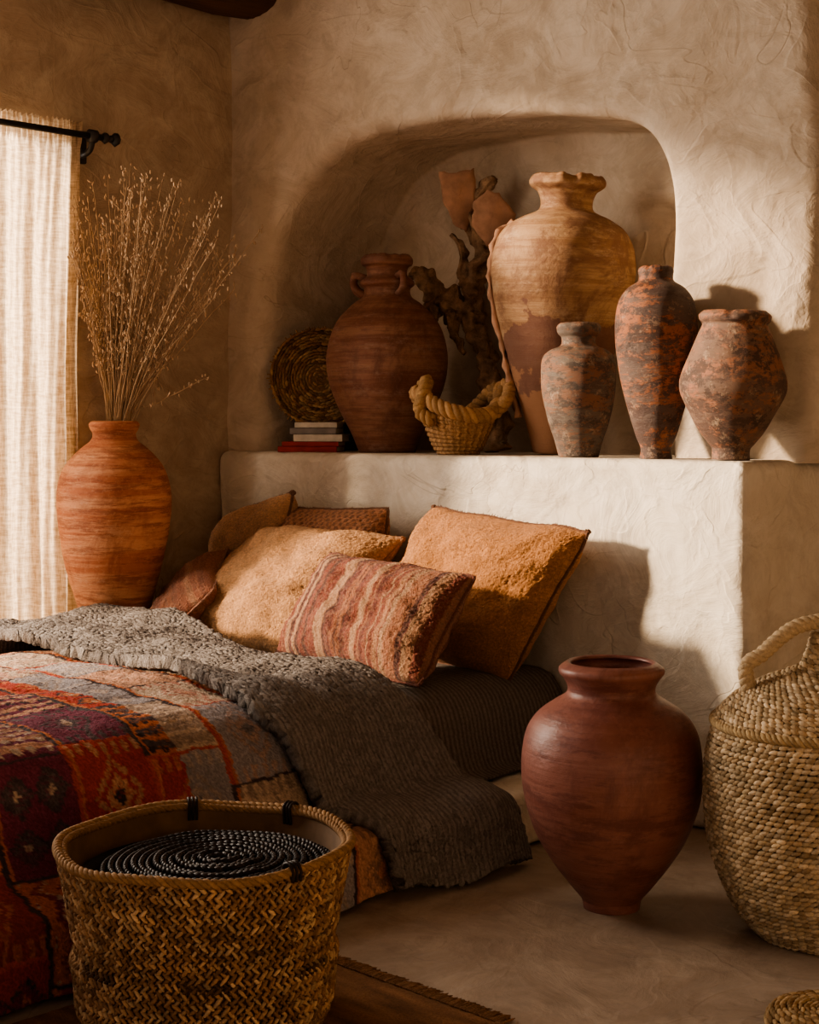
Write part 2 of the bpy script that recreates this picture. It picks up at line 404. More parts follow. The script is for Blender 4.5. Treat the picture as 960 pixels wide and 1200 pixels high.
# ---------------------------------------------------------------- bed
bed=empty('bed')
rbox('plinth',(-4.40,1.2,.001),(-2.75,3.78,.16),M_block,parent=bed,r=.03,step=.06,noise=.008)
rbox('mattress',(-4.37,1.35,.16),(-3.03,3.775,.40),M_mat,parent=bed,r=.07,step=.1)
def arc_profile(pts,k=8):
    P=catmull(pts,k); L=np.concatenate([[0],np.cumsum(np.linalg.norm(np.diff(P,axis=0),axis=1))]); return P,L
def cloth(name,pts,ylo,yhi,ns,nt,mat,fold=.015,wr=.008,thick=.012,colf=None,seed=0,zadd=None,parent=None,ff=13,fuzz=0):
    P,L=arc_profile(pts); V=[];UV=[];cols=[]
    for i in range(ns):
        s=L[-1]*i/(ns-1); x=np.interp(s,L,P[:,0]); z=np.interp(s,L,P[:,1]); f=i/(ns-1)
        a,b=ylo(x,z),yhi(x,z)
        dr=min(1,max(0,(x+3.05)/.3))
        for j in range(nt):
            g=j/(nt-1); y=a+(b-a)*g
            k=mn.noise(Vector((x*3+seed,y*3,z*3)))*wr*2+mn.noise(Vector((x*8,y*8+seed,z*8)))*wr*.8+mn.noise(Vector((x*20,y*20+seed,z*20)))*wr*.25
            if fuzz: k+=fuzz*mn.noise(Vector((s*120,y*120,seed)))
            fo=fold*dr*math.sin(y*ff+seed+1.5*mn.noise(Vector((x*2,y*2,seed))))
            xx=x+fo+dr*k*.8; zz=z+k*(1-dr)+ (zadd(x,y) if zadd else 0)
            V.append((xx,y+.006*mn.noise(Vector((x*12,g*3,seed))),max(zz,.012))); UV.append((s,y))
            if colf: cols.append(colf(s,y))
    o=obj(name,V,grid_faces(ns,nt),mat,parent=parent,cols=np.array(cols) if colf else None,uvs=UV)
    m=o.modifiers.new('t','SOLIDIFY'); m.thickness=thick; m.offset=0
    return o
cloth('striped_sheet',[(-4.385,.25),(-4.385,.38),(-4.34,.415),(-3.8,.425),(-3.2,.42),(-3.06,.405),(-3.0,.35),(-2.975,.26),(-2.95,.19),(-2.90,.175)],
      lambda x,z:1.4,lambda x,z:3.765,140,240,M_sheet,fold=.018,wr=.010,thick=.008,seed=3,parent=bed,ff=17,fuzz=.002)
def hsh(*a): 
    x=math.sin(sum(v*k for v,k in zip(a,(127.1,311.7,74.7))))*43758.5453; return x-math.floor(x)
RED=np.array((.42,.062,.038));ORG=np.array((.54,.175,.075));RUS=np.array((.32,.065,.042));PUR=np.array((.19,.048,.075))
CHR=np.array((.055,.04,.04));CRE=np.array((.52,.38,.28));GRB=np.array((.32,.28,.28));PEA=np.array((.52,.28,.18))
def kilim(s,t):
    j=.008*mn.noise(Vector((s*22,t*22,1))); s+=j; t+=j+.005*mn.noise(Vector((s*90,t*90,1)))
    W,H=.27,.215
    r=math.floor(t/H); off=.12*(r%2)+.05*(r%3); c=math.floor((s+off)/W); u=((s+off)/W-c); v=(t/H-r)
    n=random.uniform(.75,1.2)
    if v<.06 or u<.03: 
        return (CHR if hsh(c,r,4)>.4 else RUS)*n*1.3
    if .06<=v<.10: return ORG*n*.9
    top=t>2.25
    h=hsh(c,r); 
    if top: bgp=[GRB,PEA,CRE,PEA,GRB]; fgp=[CRE,RUS,PEA,RED]
    else: bgp=[RED,RUS,ORG,PUR,RED,PUR,RED]; fgp=[ORG,PUR,PEA,CHR,ORG]
    bg=bgp[int(h*len(bgp))%len(bgp)]; fg=fgp[int(hsh(c+3,r)*len(fgp))]; f2=[CRE,ORG,CHR][int(hsh(c,r+9)*3)]
    if fg is bg: fg=CHR*2
    kind=int(hsh(c+5,r+2)*4)
    q=30
    us=math.floor(u*q)/q; vs=math.floor(v*q*.75)/(q*.75)
    x=abs(us-.5);y=abs(vs-.53)
    if kind==0:
        d=x+y
        col= f2 if d<.09 else fg if d<.2 else bg if d<.27 else fg*.9 if d<.34 else bg
        if x>.36 and (math.floor(v*14)%2): col=fg
    elif kind==1:
        z=abs(((us*3+.5)%1)-.5)*.35
        k=(vs+z)%.3; col= fg if k<.09 else (f2 if k<.13 else bg)
    elif kind==2:
        k=(us*6)%1; col= fg if k<.45 else bg
        if abs(((vs*5)%1)-.5)+abs(k-.5)<.28: col=f2
    else:
        col=bg
        for cx_ in (.3,.72):
            for cy_ in (.33,.73):
                d=abs(us-cx_)+abs(vs-cy_)*.8
                if d<.05: col=f2
                elif d<.15: col=fg
                elif d<.19: col=CHR*1.5
    if top: col=col*.5+bg*.5
    if hsh(math.floor(s*220)*.13,math.floor(t*90)*.7)>.80: col=col*.5+bg*.5
    k=mn.noise(Vector((s*7,t*7,9)))
    if k>.3: col=col*(1-min(.3,(k-.3)*2))+bg*min(.3,(k-.3)*2)
    n*=1+.25*mn.noise(Vector((s*25,t*260,3)))
    fade=.95+.5*mn.noise(Vector((s*4,t*4,5)))
    return col*n*fade
bedpts=[(-4.40,.33),(-4.395,.43),(-4.34,.465),(-3.8,.48),(-3.2,.47),(-3.05,.45),(-2.97,.39),(-2.92,.30),(-2.86,.21),(-2.79,.185),(-2.735,.165),(-2.72,.10),(-2.712,.014)]
cloth('kilim_bedspread',bedpts,lambda x,z:1.15,lambda x,z:2.66+.12*min(1,max(0,(x+3.05)/.3)),440,380,M_text,fold=.016,wr=.012,thick=.010,colf=kilim,seed=1,parent=bed,fuzz=.004)
thr=[(-4.42,.36),(-4.41,.46),(-4.35,.50),(-3.8,.51),(-3.2,.495),(-3.04,.475),(-2.95,.41),(-2.89,.31),(-2.83,.225),(-2.76,.205),(-2.70,.17),(-2.675,.10),(-2.655,.022)]
def tlo(x,z): return float(np.interp(x,[-4.4,-3.6,-3.0,-2.85,-2.66],[2.56,2.60,2.50,2.58,2.70]))
def thi(x,z): return float(np.interp(x,[-4.4,-3.6,-3.0,-2.85,-2.66],[3.08,2.98,3.0,3.08,3.18]))
cloth('grey_throw_blanket',thr,tlo,thi,340,160,M_throw,fold=.028,wr=.018,thick=.036,seed=6,parent=bed,fuzz=.006,
      zadd=lambda x,y:.05*max(0,(-3.7-x)/.7)+.012*math.sin((y-.25*x)*19))

# ---------------------------------------------------------------- pillows
def pillow(name,c,u,v,T,colf,mat=M_boucle,n=150,pin=.05,seed=0,seam=(.2,.09,.04),bn=.0055,tassel=None,sag=.0):
    c,u,v=[np.array(k,float) for k in (c,u,v)]; w=np.cross(u,v); w/=np.linalg.norm(w)
    if w[1]>0: w=-w
    lu,lv=np.linalg.norm(u),np.linalg.norm(v)
    V=[];cols=[]
    q=np.sin(np.linspace(-pi/2,pi/2,n)); q=.6*q+.4*np.linspace(-1,1,n)
    for side in (1,-1):
        for a in q:
            for b in q:
                f=max(0,(1-abs(a)**3.0))**.5*max(0,(1-abs(b)**3.0))**.5
                f*=1-.22*(a*a+b*b)*.5
                rc=1-.035*(abs(a)*abs(b))**6
                x=a*rc*(1-pin*(1-b*b)*(abs(a))); y=b*rc*(1-pin*(1-a*a)*abs(b))
                x+=.022*mn.noise(Vector((b*2.5,seed,a)))*abs(a); y+=.035*mn.noise(Vector((a*2.5,seed+4,b)))*abs(b)
                wr=mn.noise(Vector((a*2.2+seed,b*2.2,side)))*.22+mn.noise(Vector((a*5,b*5+seed,side*2)))*.09
                ang=math.atan2(b,a); cr=.06*math.sin(ang*13+seed+2*mn.noise(Vector((a*2,b*2,seed))))*min(1,max(0,math.hypot(a,b)-.6)*2)
                h=T*f*(1+wr+cr)
                p=c+u*x+v*(y-sag*(1-a*a)*(b>0)*b)+w*h*side
                nz=mn.noise(Vector((a*lu*210,b*lv*210,seed)))
                p=p+w*bn*side*(nz+ .4*mn.noise(Vector((a*lu*80,b*lv*80,seed+3))))*min(1,f*4)
                V.append(p); cols.append(np.array(colf(a*lu,b*lv,a,b))*random.uniform(.86,1.12)*(1+.35*nz))
    F=grid_faces(n,n); N=n*n
    F2=[tuple(i+N for i in f)[::-1] for f in grid_faces(n,n)]
    me_parts=[(V,F+F2,np.array(cols))]
    border=[V[i*n] for i in range(n)]+[V[(n-1)*n+j] for j in range(1,n)]+[V[i*n+n-1] for i in range(n-2,-1,-1)]+[V[j] for j in range(n-2,-1,-1)]
    me_parts.append(tube_data(border[::2],.0055,6,np.array(seam),rough=.3,rf=60))
    # short fuzzy edge yarns
    for k in range(0,len(border)-1,2):
        p=np.array(border[k]); d=p-c; d/=np.linalg.norm(d)
        dd=d+np.array([random.gauss(0,.35) for _ in range(3)]); dd/=np.linalg.norm(dd)
        me_parts.append(tube_data([p,p+dd*random.uniform(.006,.012)],[.0022,.001],4,np.array(seam)*random.uniform(.8,1.6)))
    if tassel is not None:
        for (a,b) in tassel:
            p=c+u*a*.95+v*b*.95; d=u*a/lu+v*b/lv; d/=np.linalg.norm(d)
            for k in range(18):
                dd=d+np.array([random.gauss(0,.5) for _ in range(3)]); dd/=np.linalg.norm(dd)
                me_parts.append(tube_data([p-d*.01,p+dd*.008,p+dd*.014],[.005,.005,.002],5,np.array(seam)*random.uniform(.8,1.3)))
    Vv,Ff,Cc=merge(me_parts)
    o=obj(name,Vv,Ff,mat,cols=Cc)
    bm=bmesh.new(); bm.from_mesh(o.data); bmesh.ops.remove_doubles(bm,verts=bm.verts,dist=.0003); bmesh.ops.recalc_face_normals(bm,faces=bm.faces); bm.to_mesh(o.data); bm.free()
    return o
def plain(c): 
    c=np.array(c); return lambda x,y,a,b:c*(1+.15*mn.noise(Vector((x*20,y*20,0)))+.2*mn.noise(Vector((x*110,y*110,0))))
def stripes(x,y,a,b,vert=True):
    q=x if vert else y
    q+=.0022*mn.noise(Vector((x*25,y*25,2)))
    pal=[(.36,.135,.07),(.25,.068,.04),(.45,.225,.125),(.30,.095,.058),(.13,.05,.038),(.40,.17,.095),(.27,.075,.048),(.47,.27,.16),(.20,.062,.045)]
    k=math.floor(q/.0195+50); w=(q/.0195+50)-k; i=int(hsh(k*1.7)*9)
    c=np.array(pal[i]); 
    if w>.72: c=np.array(pal[(i+4)%9])
    if hsh(math.floor(q*400)*.31,math.floor((y if vert else x)*130)*.77)>.7: c=c*.7+.3*np.array((.42,.23,.13))
    return c
ORP=(.58,.26,.095); PEP=(.70,.375,.175)
pillow('throw_pillow',(-3.275,3.63,.66),(.345,-.01,-.025),(.12,.055,.24),.145,plain(ORP),seed=1,tassel=[(-1,1),(1,1)],seam=(.22,.10,.055))
pillow('throw_pillow',(-3.95,3.42,.625),(.345,.01,.0),(.085,.17,.195),.14,plain(PEP),seed=2,tassel=[(1,-1),(1,1)],seam=(.5,.24,.12))
pillow('striped_lumbar_pillow',(-3.32,3.24,.61),(.32,.0,-.015),(.02,.10,.155),.12,stripes,mat=M_boucle,seed=3,seam=(.24,.09,.06))
pillow('striped_lumbar_pillow',(-4.27,3.265,.575),(.13,-.135,-.055),(.075,.09,.115),.085,lambda x,y,a,b:stripes(x*.8,y*.8,a,b,False)*.65+np.array((.30,.14,.085)),seed=4,seam=(.48,.24,.16))
pillow('throw_pillow',(-4.37,3.63,.715),(.21,-.02,.05),(.03,.03,.19),.12,plain((.74,.42,.225)),seed=5,tassel=[(1,1)],seam=(.22,.11,.065))
pillow('throw_pillow',(-4.00,3.665,.685),(.30,.0,.01),(.01,.02,.215),.105,lambda x,y,a,b:np.array((.54,.24,.12))*(.65+.5*(math.sin(x*210)*math.sin(y*210)>-.2)),seed=6,seam=(.25,.12,.065),bn=.009)

# ---------------------------------------------------------------- pots
pot('tall_terracotta_vase',(-4.50,3.118,.418),.00301,750,
    [(490,28),(493,29.5),(498,28),(504,25),(512,28),(522,40),(540,56),(562,64),(585,66),(615,64),(650,58),(690,47),(720,39),(750,34)],M_vase,seed=1,wob=.012)
A=pot('terracotta_jar',(-4.07,4.05,LEDGE),.003217,527,
    [(297,28),(301,31),(307,30),(311,25),(320,24),(326,31),(331,32),(336,27),(345,29),(354,41),(372,58),(395,68),(420,71),(448,67),(478,56),(505,42),(527,33)],M_potA,seed=2,chip=.8)
def handle(parent,a,pts,r,mat,name):
    c,s=math.cos(a),math.sin(a); P=catmull([(x*c,x*s,z) for x,z in pts],6)
    V,F=tube_data(P,r,8,rough=.3); return obj(name,V,F,mat,parent=parent)
for i,a in enumerate((-.3,1.9,3.9)):
    handle(A,a,[(.075,.650),(.118,.665),(.130,.635),(.110,.605),(.085,.595)],.015,M_potA,'lug_handle_%d'%(i+1))
B=pot('large_amphora',(-3.36,4.17,LEDGE),.00302,527,
    [(208,41),(213,44),(219,43),(226,34),(238,30),(248,33),(257,52),(270,70),(290,80),(315,83),(345,80),(380,71),(420,59),(460,46),(500,33),(527,25)],M_potB,tilt=(0,math.radians(3.5),0),seed=3,wob=.014,chip=1)
B.location.z+=.005
V,F=tube_data(catmull([(.083*3.02*math.cos(3.9)*k,.083*3.02*math.sin(3.9)*k,z) for k,z in [(.72,.80),(.92,.76),(1.0,.68),(1.0,.58),(.9,.45),(.73,.3),(.52,.12)]],8),.012,6,rough=.7,rf=30); obj('crack_ridge',V,F,M_shard,parent=B)
pot('painted_clay_jar',(-3.066,3.93,LEDGE),.002775,531,
    [(375,24),(379,26),(386,24),(391,20),(400,21),(405,32),(413,41),(428,43.5),(455,43),(485,37),(512,28),(531,23)],M_potC,seed=4,wob=.014,chip=.7)
pot('painted_clay_urn',(-2.752,3.915,LEDGE),.00264,533,
    [(308,19),(312,21),(319,20),(325,22),(333,34),(348,44),(372,48),(402,47.5),(440,42),(478,32),(505,24),(520,18),(533,19)],M_potD,seed=5,wob=.013,chip=.7)
E=pot('painted_clay_pot',(-2.474,3.90,LEDGE+.003),.00254,537,
    [(365,38),(369,42),(375,41),(380,38),(392,43),(415,52),(438,60),(450,62),(462,60),(482,50),(502,39),(518,27),(525,22),(537,22)],M_potE,tilt=(0,.04,0),seed=6,wob=.015,chip=.8)
pot('floor_terracotta_pot',(-2.277,3.05,0),.002116,1064,
    [(780,56),(784,61),(790,61),(796,56),(806,51),(815,53),(824,67),(838,86),(858,99),(885,105),(915,105),(948,99),(982,86),(1010,69),(1034,51),(1047,40),(1054,35),(1064,33)],M_potF,seed=7,thk=.020,wob=.01)

# ---------------------------------------------------------------- shelf objects
def dish():
    pal=[(.36,.21,.09),(.26,.14,.06),(.42,.27,.13)]
    d1=weave([(.004,.0),(.06,.004),(.12,.016),(.168,.035)],.0105,.018,.15,.0062,.005,pal,wave=lambda a,q:.6 if (int(q*16)%5==0) else 1)
    fr=[]
    for k in range(90):
        a=2*pi*k/90+random.uniform(-.03,.03); r=.166
        p=np.array([r*math.cos(a),r*math.sin(a),.035]); q=p+np.array([math.cos(a),math.sin(a),.2])*random.uniform(.006,.02)
        fr.append(tube_data([p,(p+q)/2,q],.0025,4,(.34,.2,.09)))
    V,F,Cc=merge([d1]+fr+[(*lathe_data([(.005,-.008),(.03,-.008),(.1,.0),(.167,.025)],48,thk=.003),np.array((.20,.12,.06)))])
    o=obj('woven_dish',V,F,M_straw,cols=Cc); return o
d=dish(); nrm=Vector((.78,-.60,.12)).normalized()
d.rotation_euler=nrm.to_track_quat('Z','Y').to_euler(); d.location=(-4.455,4.06,LEDGE+.285); d.scale=(1.15,1.15,1)
bk=empty('book_stack',(-4.36,3.93,LEDGE)); bk.rotation_euler=(0,0,math.radians(35))
z=0
for i,(w,dp,h,m) in enumerate([(.23,.16,.022,M_red),(.22,.15,.018,M_red),(.19,.15,.028,M_white),(.18,.14,.024,M_grey),(.165,.13,.022,M_white)]):
    ox=.01*((i*7)%3)+(.02 if i>1 else 0)
    V,F,_=merge([rbox_data((-w/2+ox,-dp/2,z),(w/2+ox,dp/2,z+.003),r=.001,step=1),rbox_data((-w/2+ox,-dp/2,z+h-.003),(w/2+ox,dp/2,z+h),r=.001,step=1),rbox_data((-w/2+ox,-dp/2,z),(w/2+ox,-dp/2+.004,z+h),r=.001,step=1)])
    obj('cover_%d'%(i+1),V,F,m,smooth=False,parent=bk)
    V,F=rbox_data((-w/2+ox+.004,-dp/2+.003,z+.003),(w/2+ox-.004,dp/2-.004,z+h-.003),r=.001,step=1); obj('pages_%d'%(i+1),V,F,M_paper,smooth=False,parent=bk)
    z+=h
bx=rbox('black_keepsake_box',(-.12,-.07,0),(.12,.07,.125),M_black,r=.006,step=.2); bx.location=(-4.36,4.28,LEDGE); bx.rotation_euler=(0,0,.5)
def rope_bowl():
    parts=[]; pal=[(.38,.22,.105),(.46,.28,.14),(.30,.165,.075)]
    rows=12; W=[]
    for i in range(rows):
        f=i/(rows-1); z=.008+f*.135; r=.070+.065*f**.75
        pts=[]
        n=60
        for k in range(n+1):
            a=2*pi*k/n
            lift=f**1.6*(.055*max(0,math.cos(2*a-.5))-.030*max(0,-math.cos(2*a-.5)))+.01*f*math.sin(3*a)
            fl=1+.10*f*math.cos(2*a)
            pts.append((r*fl*math.cos(a),r*math.sin(a)*(1-.12*f),z+lift))
        P=np.array(pts); W.append(P)
        m=78
        for k in range(m):
            t=k/m*n; i0=int(t); fr=t-i0; p=P[i0]*(1-fr)+P[i0+1]*fr; tg=P[i0+1]-P[i0]; tg/=np.linalg.norm(tg)
            up=np.array((0,0,1.)); out=np.cross(tg,up)
            tl=.6*(1 if i%2 else -1); lx=tg*math.cos(tl)+up*math.sin(tl); wx=-tg*math.sin(tl)+up*math.cos(tl)
            parts.append(strands(p[None],(lx*.0105)[None],(wx*.007)[None],(out*.007)[None],np.array([np.array(pal[k%3])*random.uniform(.8,1.2)])))
        rim=P
    V=[];
    for P in W:
        for p in P[:-1]: V.append((p[0]*.95,p[1]*.95,p[2]))
    F=grid_faces(len(W),60,True); F.append(tuple(range(60))); parts.append((V,F,np.array((.16,.09,.04))))
    parts+=braid_data([tuple(p+np.array((0,0,.008))) for p in rim[::3]],.014,.0135,.075,(.45,.27,.13))
    parts+=braid_data([(.115,.045,.175),(.150,.03,.215),(.178,-.01,.225),(.170,-.05,.185),(.135,-.055,.145),(.09,-.07,.12)],.013,.013,.07,(.45,.27,.13))
    parts+=braid_data([(-.10,.05,.16),(-.125,.01,.215),(-.11,-.035,.235),(-.125,-.075,.19),(-.135,-.075,.14),(-.09,-.085,.11)],.013,.013,.07,(.40,.24,.11))
    V,F,Cc=merge(parts); return obj('twisted_rope_bowl',V,F,M_straw,cols=Cc)
rb=rope_bowl(); rb.location=(-3.61,3.945,LEDGE); rb.rotation_euler=(0,0,math.radians(44)); rb.scale=(1.0,.97,1.08)
dw=empty('driftwood_root',(-3.8,4.33,LEDGE))
def rel(P): return [(x+3.8,y-4.33,z-LEDGE) for x,y,z in P]
for i,(P,R) in enumerate([
  ([(-3.73,4.30,1.09),(-3.80,4.33,1.40),(-3.92,4.35,1.60),(-3.90,4.36,1.75),(-3.86,4.36,1.87),(-3.93,4.35,2.0),(-4.0,4.33,2.06)],[.04,.035,.036,.04,.042,.032,.016]),
  ([(-3.92,4.35,1.62),(-3.98,4.33,1.65),(-4.05,4.31,1.69),(-4.10,4.29,1.77),(-4.17,4.28,1.78)],[.035,.05,.042,.035,.015]),
  ([(-3.93,4.35,1.97),(-3.86,4.35,2.07),(-3.80,4.36,2.13)],[.032,.026,.014]),
  ([(-3.89,4.36,1.72),(-3.96,4.35,1.78),(-3.94,4.33,1.86),(-3.99,4.32,1.92)],[.022,.018,.014,.006]),
  ([(-4.04,4.31,1.69),(-4.02,4.25,1.60),(-3.98,4.2,1.55)],[.032,.022,.010]),
  ([(-3.98,4.33,1.66),(-3.95,4.29,1.55),(-3.88,4.27,1.46)],[.03,.02,.008]),
  ([(-3.86,4.36,1.87),(-3.80,4.33,1.93),(-3.76,4.32,1.91)],[.032,.026,.012])]):
    Q=catmull(rel(P),14); Q=Q+np.array([[.010*mn.noise(Vector(q*22)+Vector((i,0,0))),.008*mn.noise(Vector(q*22)+Vector((i,7,0))),.010*mn.noise(Vector(q*22)+Vector((i,3,0)))] for q in Q])
    rr=np.interp(np.linspace(0,1,len(Q)),np.linspace(0,1,len(R)),R)
    V,F=tube_data(Q,rr,18,rough=.6,seed=i*3,rf=24); obj('branch_%d'%(i+1),V,F,M_drift,parent=dw)
def shard(name,poly,loc,yaw,tiltx):
    P=np.array(poly); c=P.mean(0); PP=[]
    for i in range(len(P)):
        a=P[i];b=P[(i+1)%len(P)]
        for k in range(5):
            t=k/5; q=a*(1-t)+b*t; q=q+np.array((mn.noise(Vector((q[0]*40,q[1]*40,1))),mn.noise(Vector((q[0]*40,q[1]*40,5)))))*.008; PP.append(q)
    PP=np.array(PP); V=[]
    for f in np.linspace(1,.02,7):
        for q in PP:
            p=c+(q-c)*f; V.append((p[0],-.035*math.cos(p[0]*14)+.006*mn.noise(Vector((p[0]*20,p[1]*20,0))),p[1]))
    F=grid_faces(7,len(PP),True); F.append(tuple(range(6*len(PP),7*len(PP))))
    o=obj(name,V,F,M_shard,parent=dw,loc=(loc[0]+3.8,loc[1]-4.33,loc[2]-LEDGE)); o.rotation_euler=(tiltx,0,yaw); m=o.modifiers.new('s','SOLIDIFY'); m.thickness=.018
shard('shard_1',[(-.065,.11),(-.02,.105),(.06,.12),(.068,.0),(.03,-.12),(-.01,-.09),(-.05,.0)],(-3.95,4.31,2.05),.75,.1)
shard('shard_2',[(-.075,.05),(-.03,.09),(.015,.075),(.075,0),(.06,-.05),(-.03,-.12),(-.08,-.04)],(-3.765,4.32,1.98),.7,.1)

# ---------------------------------------------------------------- foreground woven basket
def fg_basket():
    e=empty('woven_basket',(-2.425,1.90,0.004))
    prof=[(.235,.012),(.252,.05),(.256,.10),(.262,.14),(.255,.165),(.262,.20),(.272,.26),(.284,.32),(.290,.352)]
    pal=[(.36,.205,.105),(.44,.27,.145),(.27,.15,.075),(.50,.335,.19),(.22,.125,.065)]
    w=weave(prof,.0092,.0150,.80,.0040,.0058,pal,herr=True,stag=False,lf=.60,wave=lambda a,q:(.4 if (abs(q-.42)<.02 and math.sin(a*7)>.2) else 1)*(1+.35*mn.noise(Vector((math.cos(a)*3,math.sin(a)*3,q*6)))))
    parts=[w]
    ring=lambda r,z:[(r*math.cos(2*pi*k/40),r*math.sin(2*pi*k/40),z+.004*math.sin(k*.8)) for k in range(41)]
    parts+=braid_data(ring(.291,.358),.005,.0055,.045,(.36,.21,.10))
    parts+=braid_data(ring(.280,.354),.004,.005,.04,(.28,.16,.075))
    V,F,Cc=merge(parts); obj('wicker_body',V,F,M_straw,cols=Cc,parent=e)
    V,F=lathe_data([(.225,.004),(.246,.05),(.25,.10),(.256,.14),(.249,.165),(.256,.20),(.266,.26),(.278,.32),(.284,.35)],80,thk=.006,depth=.92); o=obj('wicker_core',V,F,M_inner,parent=e); recalc(o)
    parts=[]
    for k in range(15):
        r=.022+k*.0148; z=.312+.010*(1-(k/14)**2)+.003*math.sin(k*2.1)
        ce=[];A=[];B=[];Cx=[];co=[]
        m=max(10,int(2*pi*r/.014))
        for j in range(m):
            a=2*pi*j/m; T=np.array((-math.sin(a),math.cos(a),0)); N=np.array((math.cos(a),math.sin(a),0)); U=np.array((0,0,1.))
            lx=T*.92+N*.38; wx=N*.92-T*.38
            ce.append((r*math.cos(a)+.020,r*math.sin(a)+.018,z+.004*mn.noise(Vector((a*2,k*.3,0))))); A.append(lx*.0115); B.append(wx*.0052); Cx.append(U*.0075); co.append(np.array((.028,.022,.021))*random.uniform(.6,1.7))
        parts.append(strands(np.array(ce),np.array(A),np.array(B),np.array(Cx),np.array(co)))
    parts.append((*lathe_data([(.03,.297),(.15,.299),(.245,.296),(.250,.304)],60,thk=.003,depth=.4),np.array((.015,.012,.01))))
    V,F,Cc=merge(parts); obj('coiled_black_lid',V,F,M_blackstraw,cols=Cc,parent=e)
    parts=[]
    for a0 in (2.55,1.75,-.1):
        for k in range(3):
            a=a0+.03*k; c,s_=math.cos(a),math.sin(a)
            parts.append(tube_data(catmull([(.272*c,.272*s_,.33),(.270*c,.270*s_,.366),(.288*c,.288*s_,.374),(.300*c,.300*s_,.360),(.298*c,.298*s_,.342)],5),.0035,6,np.array((.03,.02,.016))))
    V,F,Cc=merge(parts); obj('leather_ties',V,F,M_blackstraw,cols=Cc,parent=e)
fg_basket()
def rt_basket():
    e=empty('lidded_seagrass_basket',(-1.80,3.235,0)); s=.0020
    base=1108
    prof=[(r*s,(base-y)*s) for y,r in [(1104,78),(1085,96),(1050,115),(1005,130),(955,136),(905,134),(872,127),(858,119)]]
    pal=[(.50,.38,.235),(.60,.46,.295),(.42,.30,.175),(.66,.52,.355)]
    parts=[weave(prof,.0120,.0175,.30,.0070,.0072,pal,herr=False)]
    lid=[(r*s,(base-y)*s) for y,r in [(862,126),(856,124),(842,112),(825,92),(812,66),(802,42),(792,24),(775,17),(758,13)]]
    parts.append(weave(lid,.0120,.0175,-.30,.0070,.0072,pal,herr=False))
    ring=[(.252*math.cos(2*pi*k/36),.252*math.sin(2*pi*k/36),(base-860)*s) for k in range(37)]
    parts+=braid_data(ring,.006,.0065,.04,(.46,.33,.18))
    parts.append((*lathe_data([(.14,.006),(.225,.10),(.26,.25),(.262,.38),(.235,.49),(.19,.55),(.13,.58),(.05,.63),(.028,.69)],64,thk=.004),np.array((.18,.12,.06))))
    r=np.array((.716,.698,0))
    pts=[(-.150,.50),(-.175,.575),(-.180,.630),(-.145,.655),(-.095,.700),(-.05,.725),(.03,.735),(.08,.72),(.13,.68),(.17,.645),(.172,.575),(.15,.50)]
    parts+=braid_data([tuple(r*a+np.array((0,0,z))) for a,z in pts],.009,.0105,.05,(.54,.41,.26))
    V,F,Cc=merge(parts); obj('seagrass_weave',V,F,M_straw,cols=Cc,parent=e)
rt_basket()
def small():
    pal=[(.36,.24,.12),(.44,.30,.16),(.28,.17,.08)]
    p=[weave([(.02,.045),(.07,.045),(.105,.04),(.12,.02),(.118,.006)],.011,.018,.2,.0065,.006,pal,herr=False),
       (*lathe_data([(.11,.003),(.112,.02),(.10,.036)],40,thk=.004),np.array((.1,.06,.03)))]
    V,F,Cc=merge(p); o=obj('coiled_floor_trivet',V,F,M_straw,cols=Cc); o.location=(-1.50,2.72,0)
small()
def rug():
    n,m=140,140; V=[];cols=[]
    for i in range(n):
        for j in range(m):
            x=-2.68+ .70*i/(n-1); y=.9+1.40*j/(m-1)
            V.append((x,y+.012*mn.noise(Vector((x*25,0,0)))*(j==m-1),.003+.003*(mn.noise(Vector((x*60,y*60,0)))+1)*.5))
            cols.append(np.array((.29,.15,.075))*(.8+.5*mn.noise(Vector((x*8,y*40,0)))))
    parts=[(V,grid_faces(n,m),np.array(cols))]
    for k in range(260):
        x=-2.68+.70*k/259; d=random.uniform(.02,.04); y=2.30
        parts.append(tube_data([(x,y-.01,.007),(x+random.uniform(-.006,.006),y+d*.5,.008),(x+random.uniform(-.012,.012),y+d,.004)],[.003,.0025,.001],4,np.array((.30,.16,.08))*random.uniform(.6,1.2)))
    for k in range(420):
        y=.9+1.4*k/419; d=random.uniform(.015,.035); x=-1.98
        parts.append(tube_data([(x-.01,y,.007),(x+d,y+random.uniform(-.01,.01),.004)],[.003,.001],4,np.array((.30,.16,.08))*random.uniform(.6,1.2)))
    V,F,Cc=merge(parts); obj('brown_jute_rug',V,F,M_text,cols=Cc)
rug()

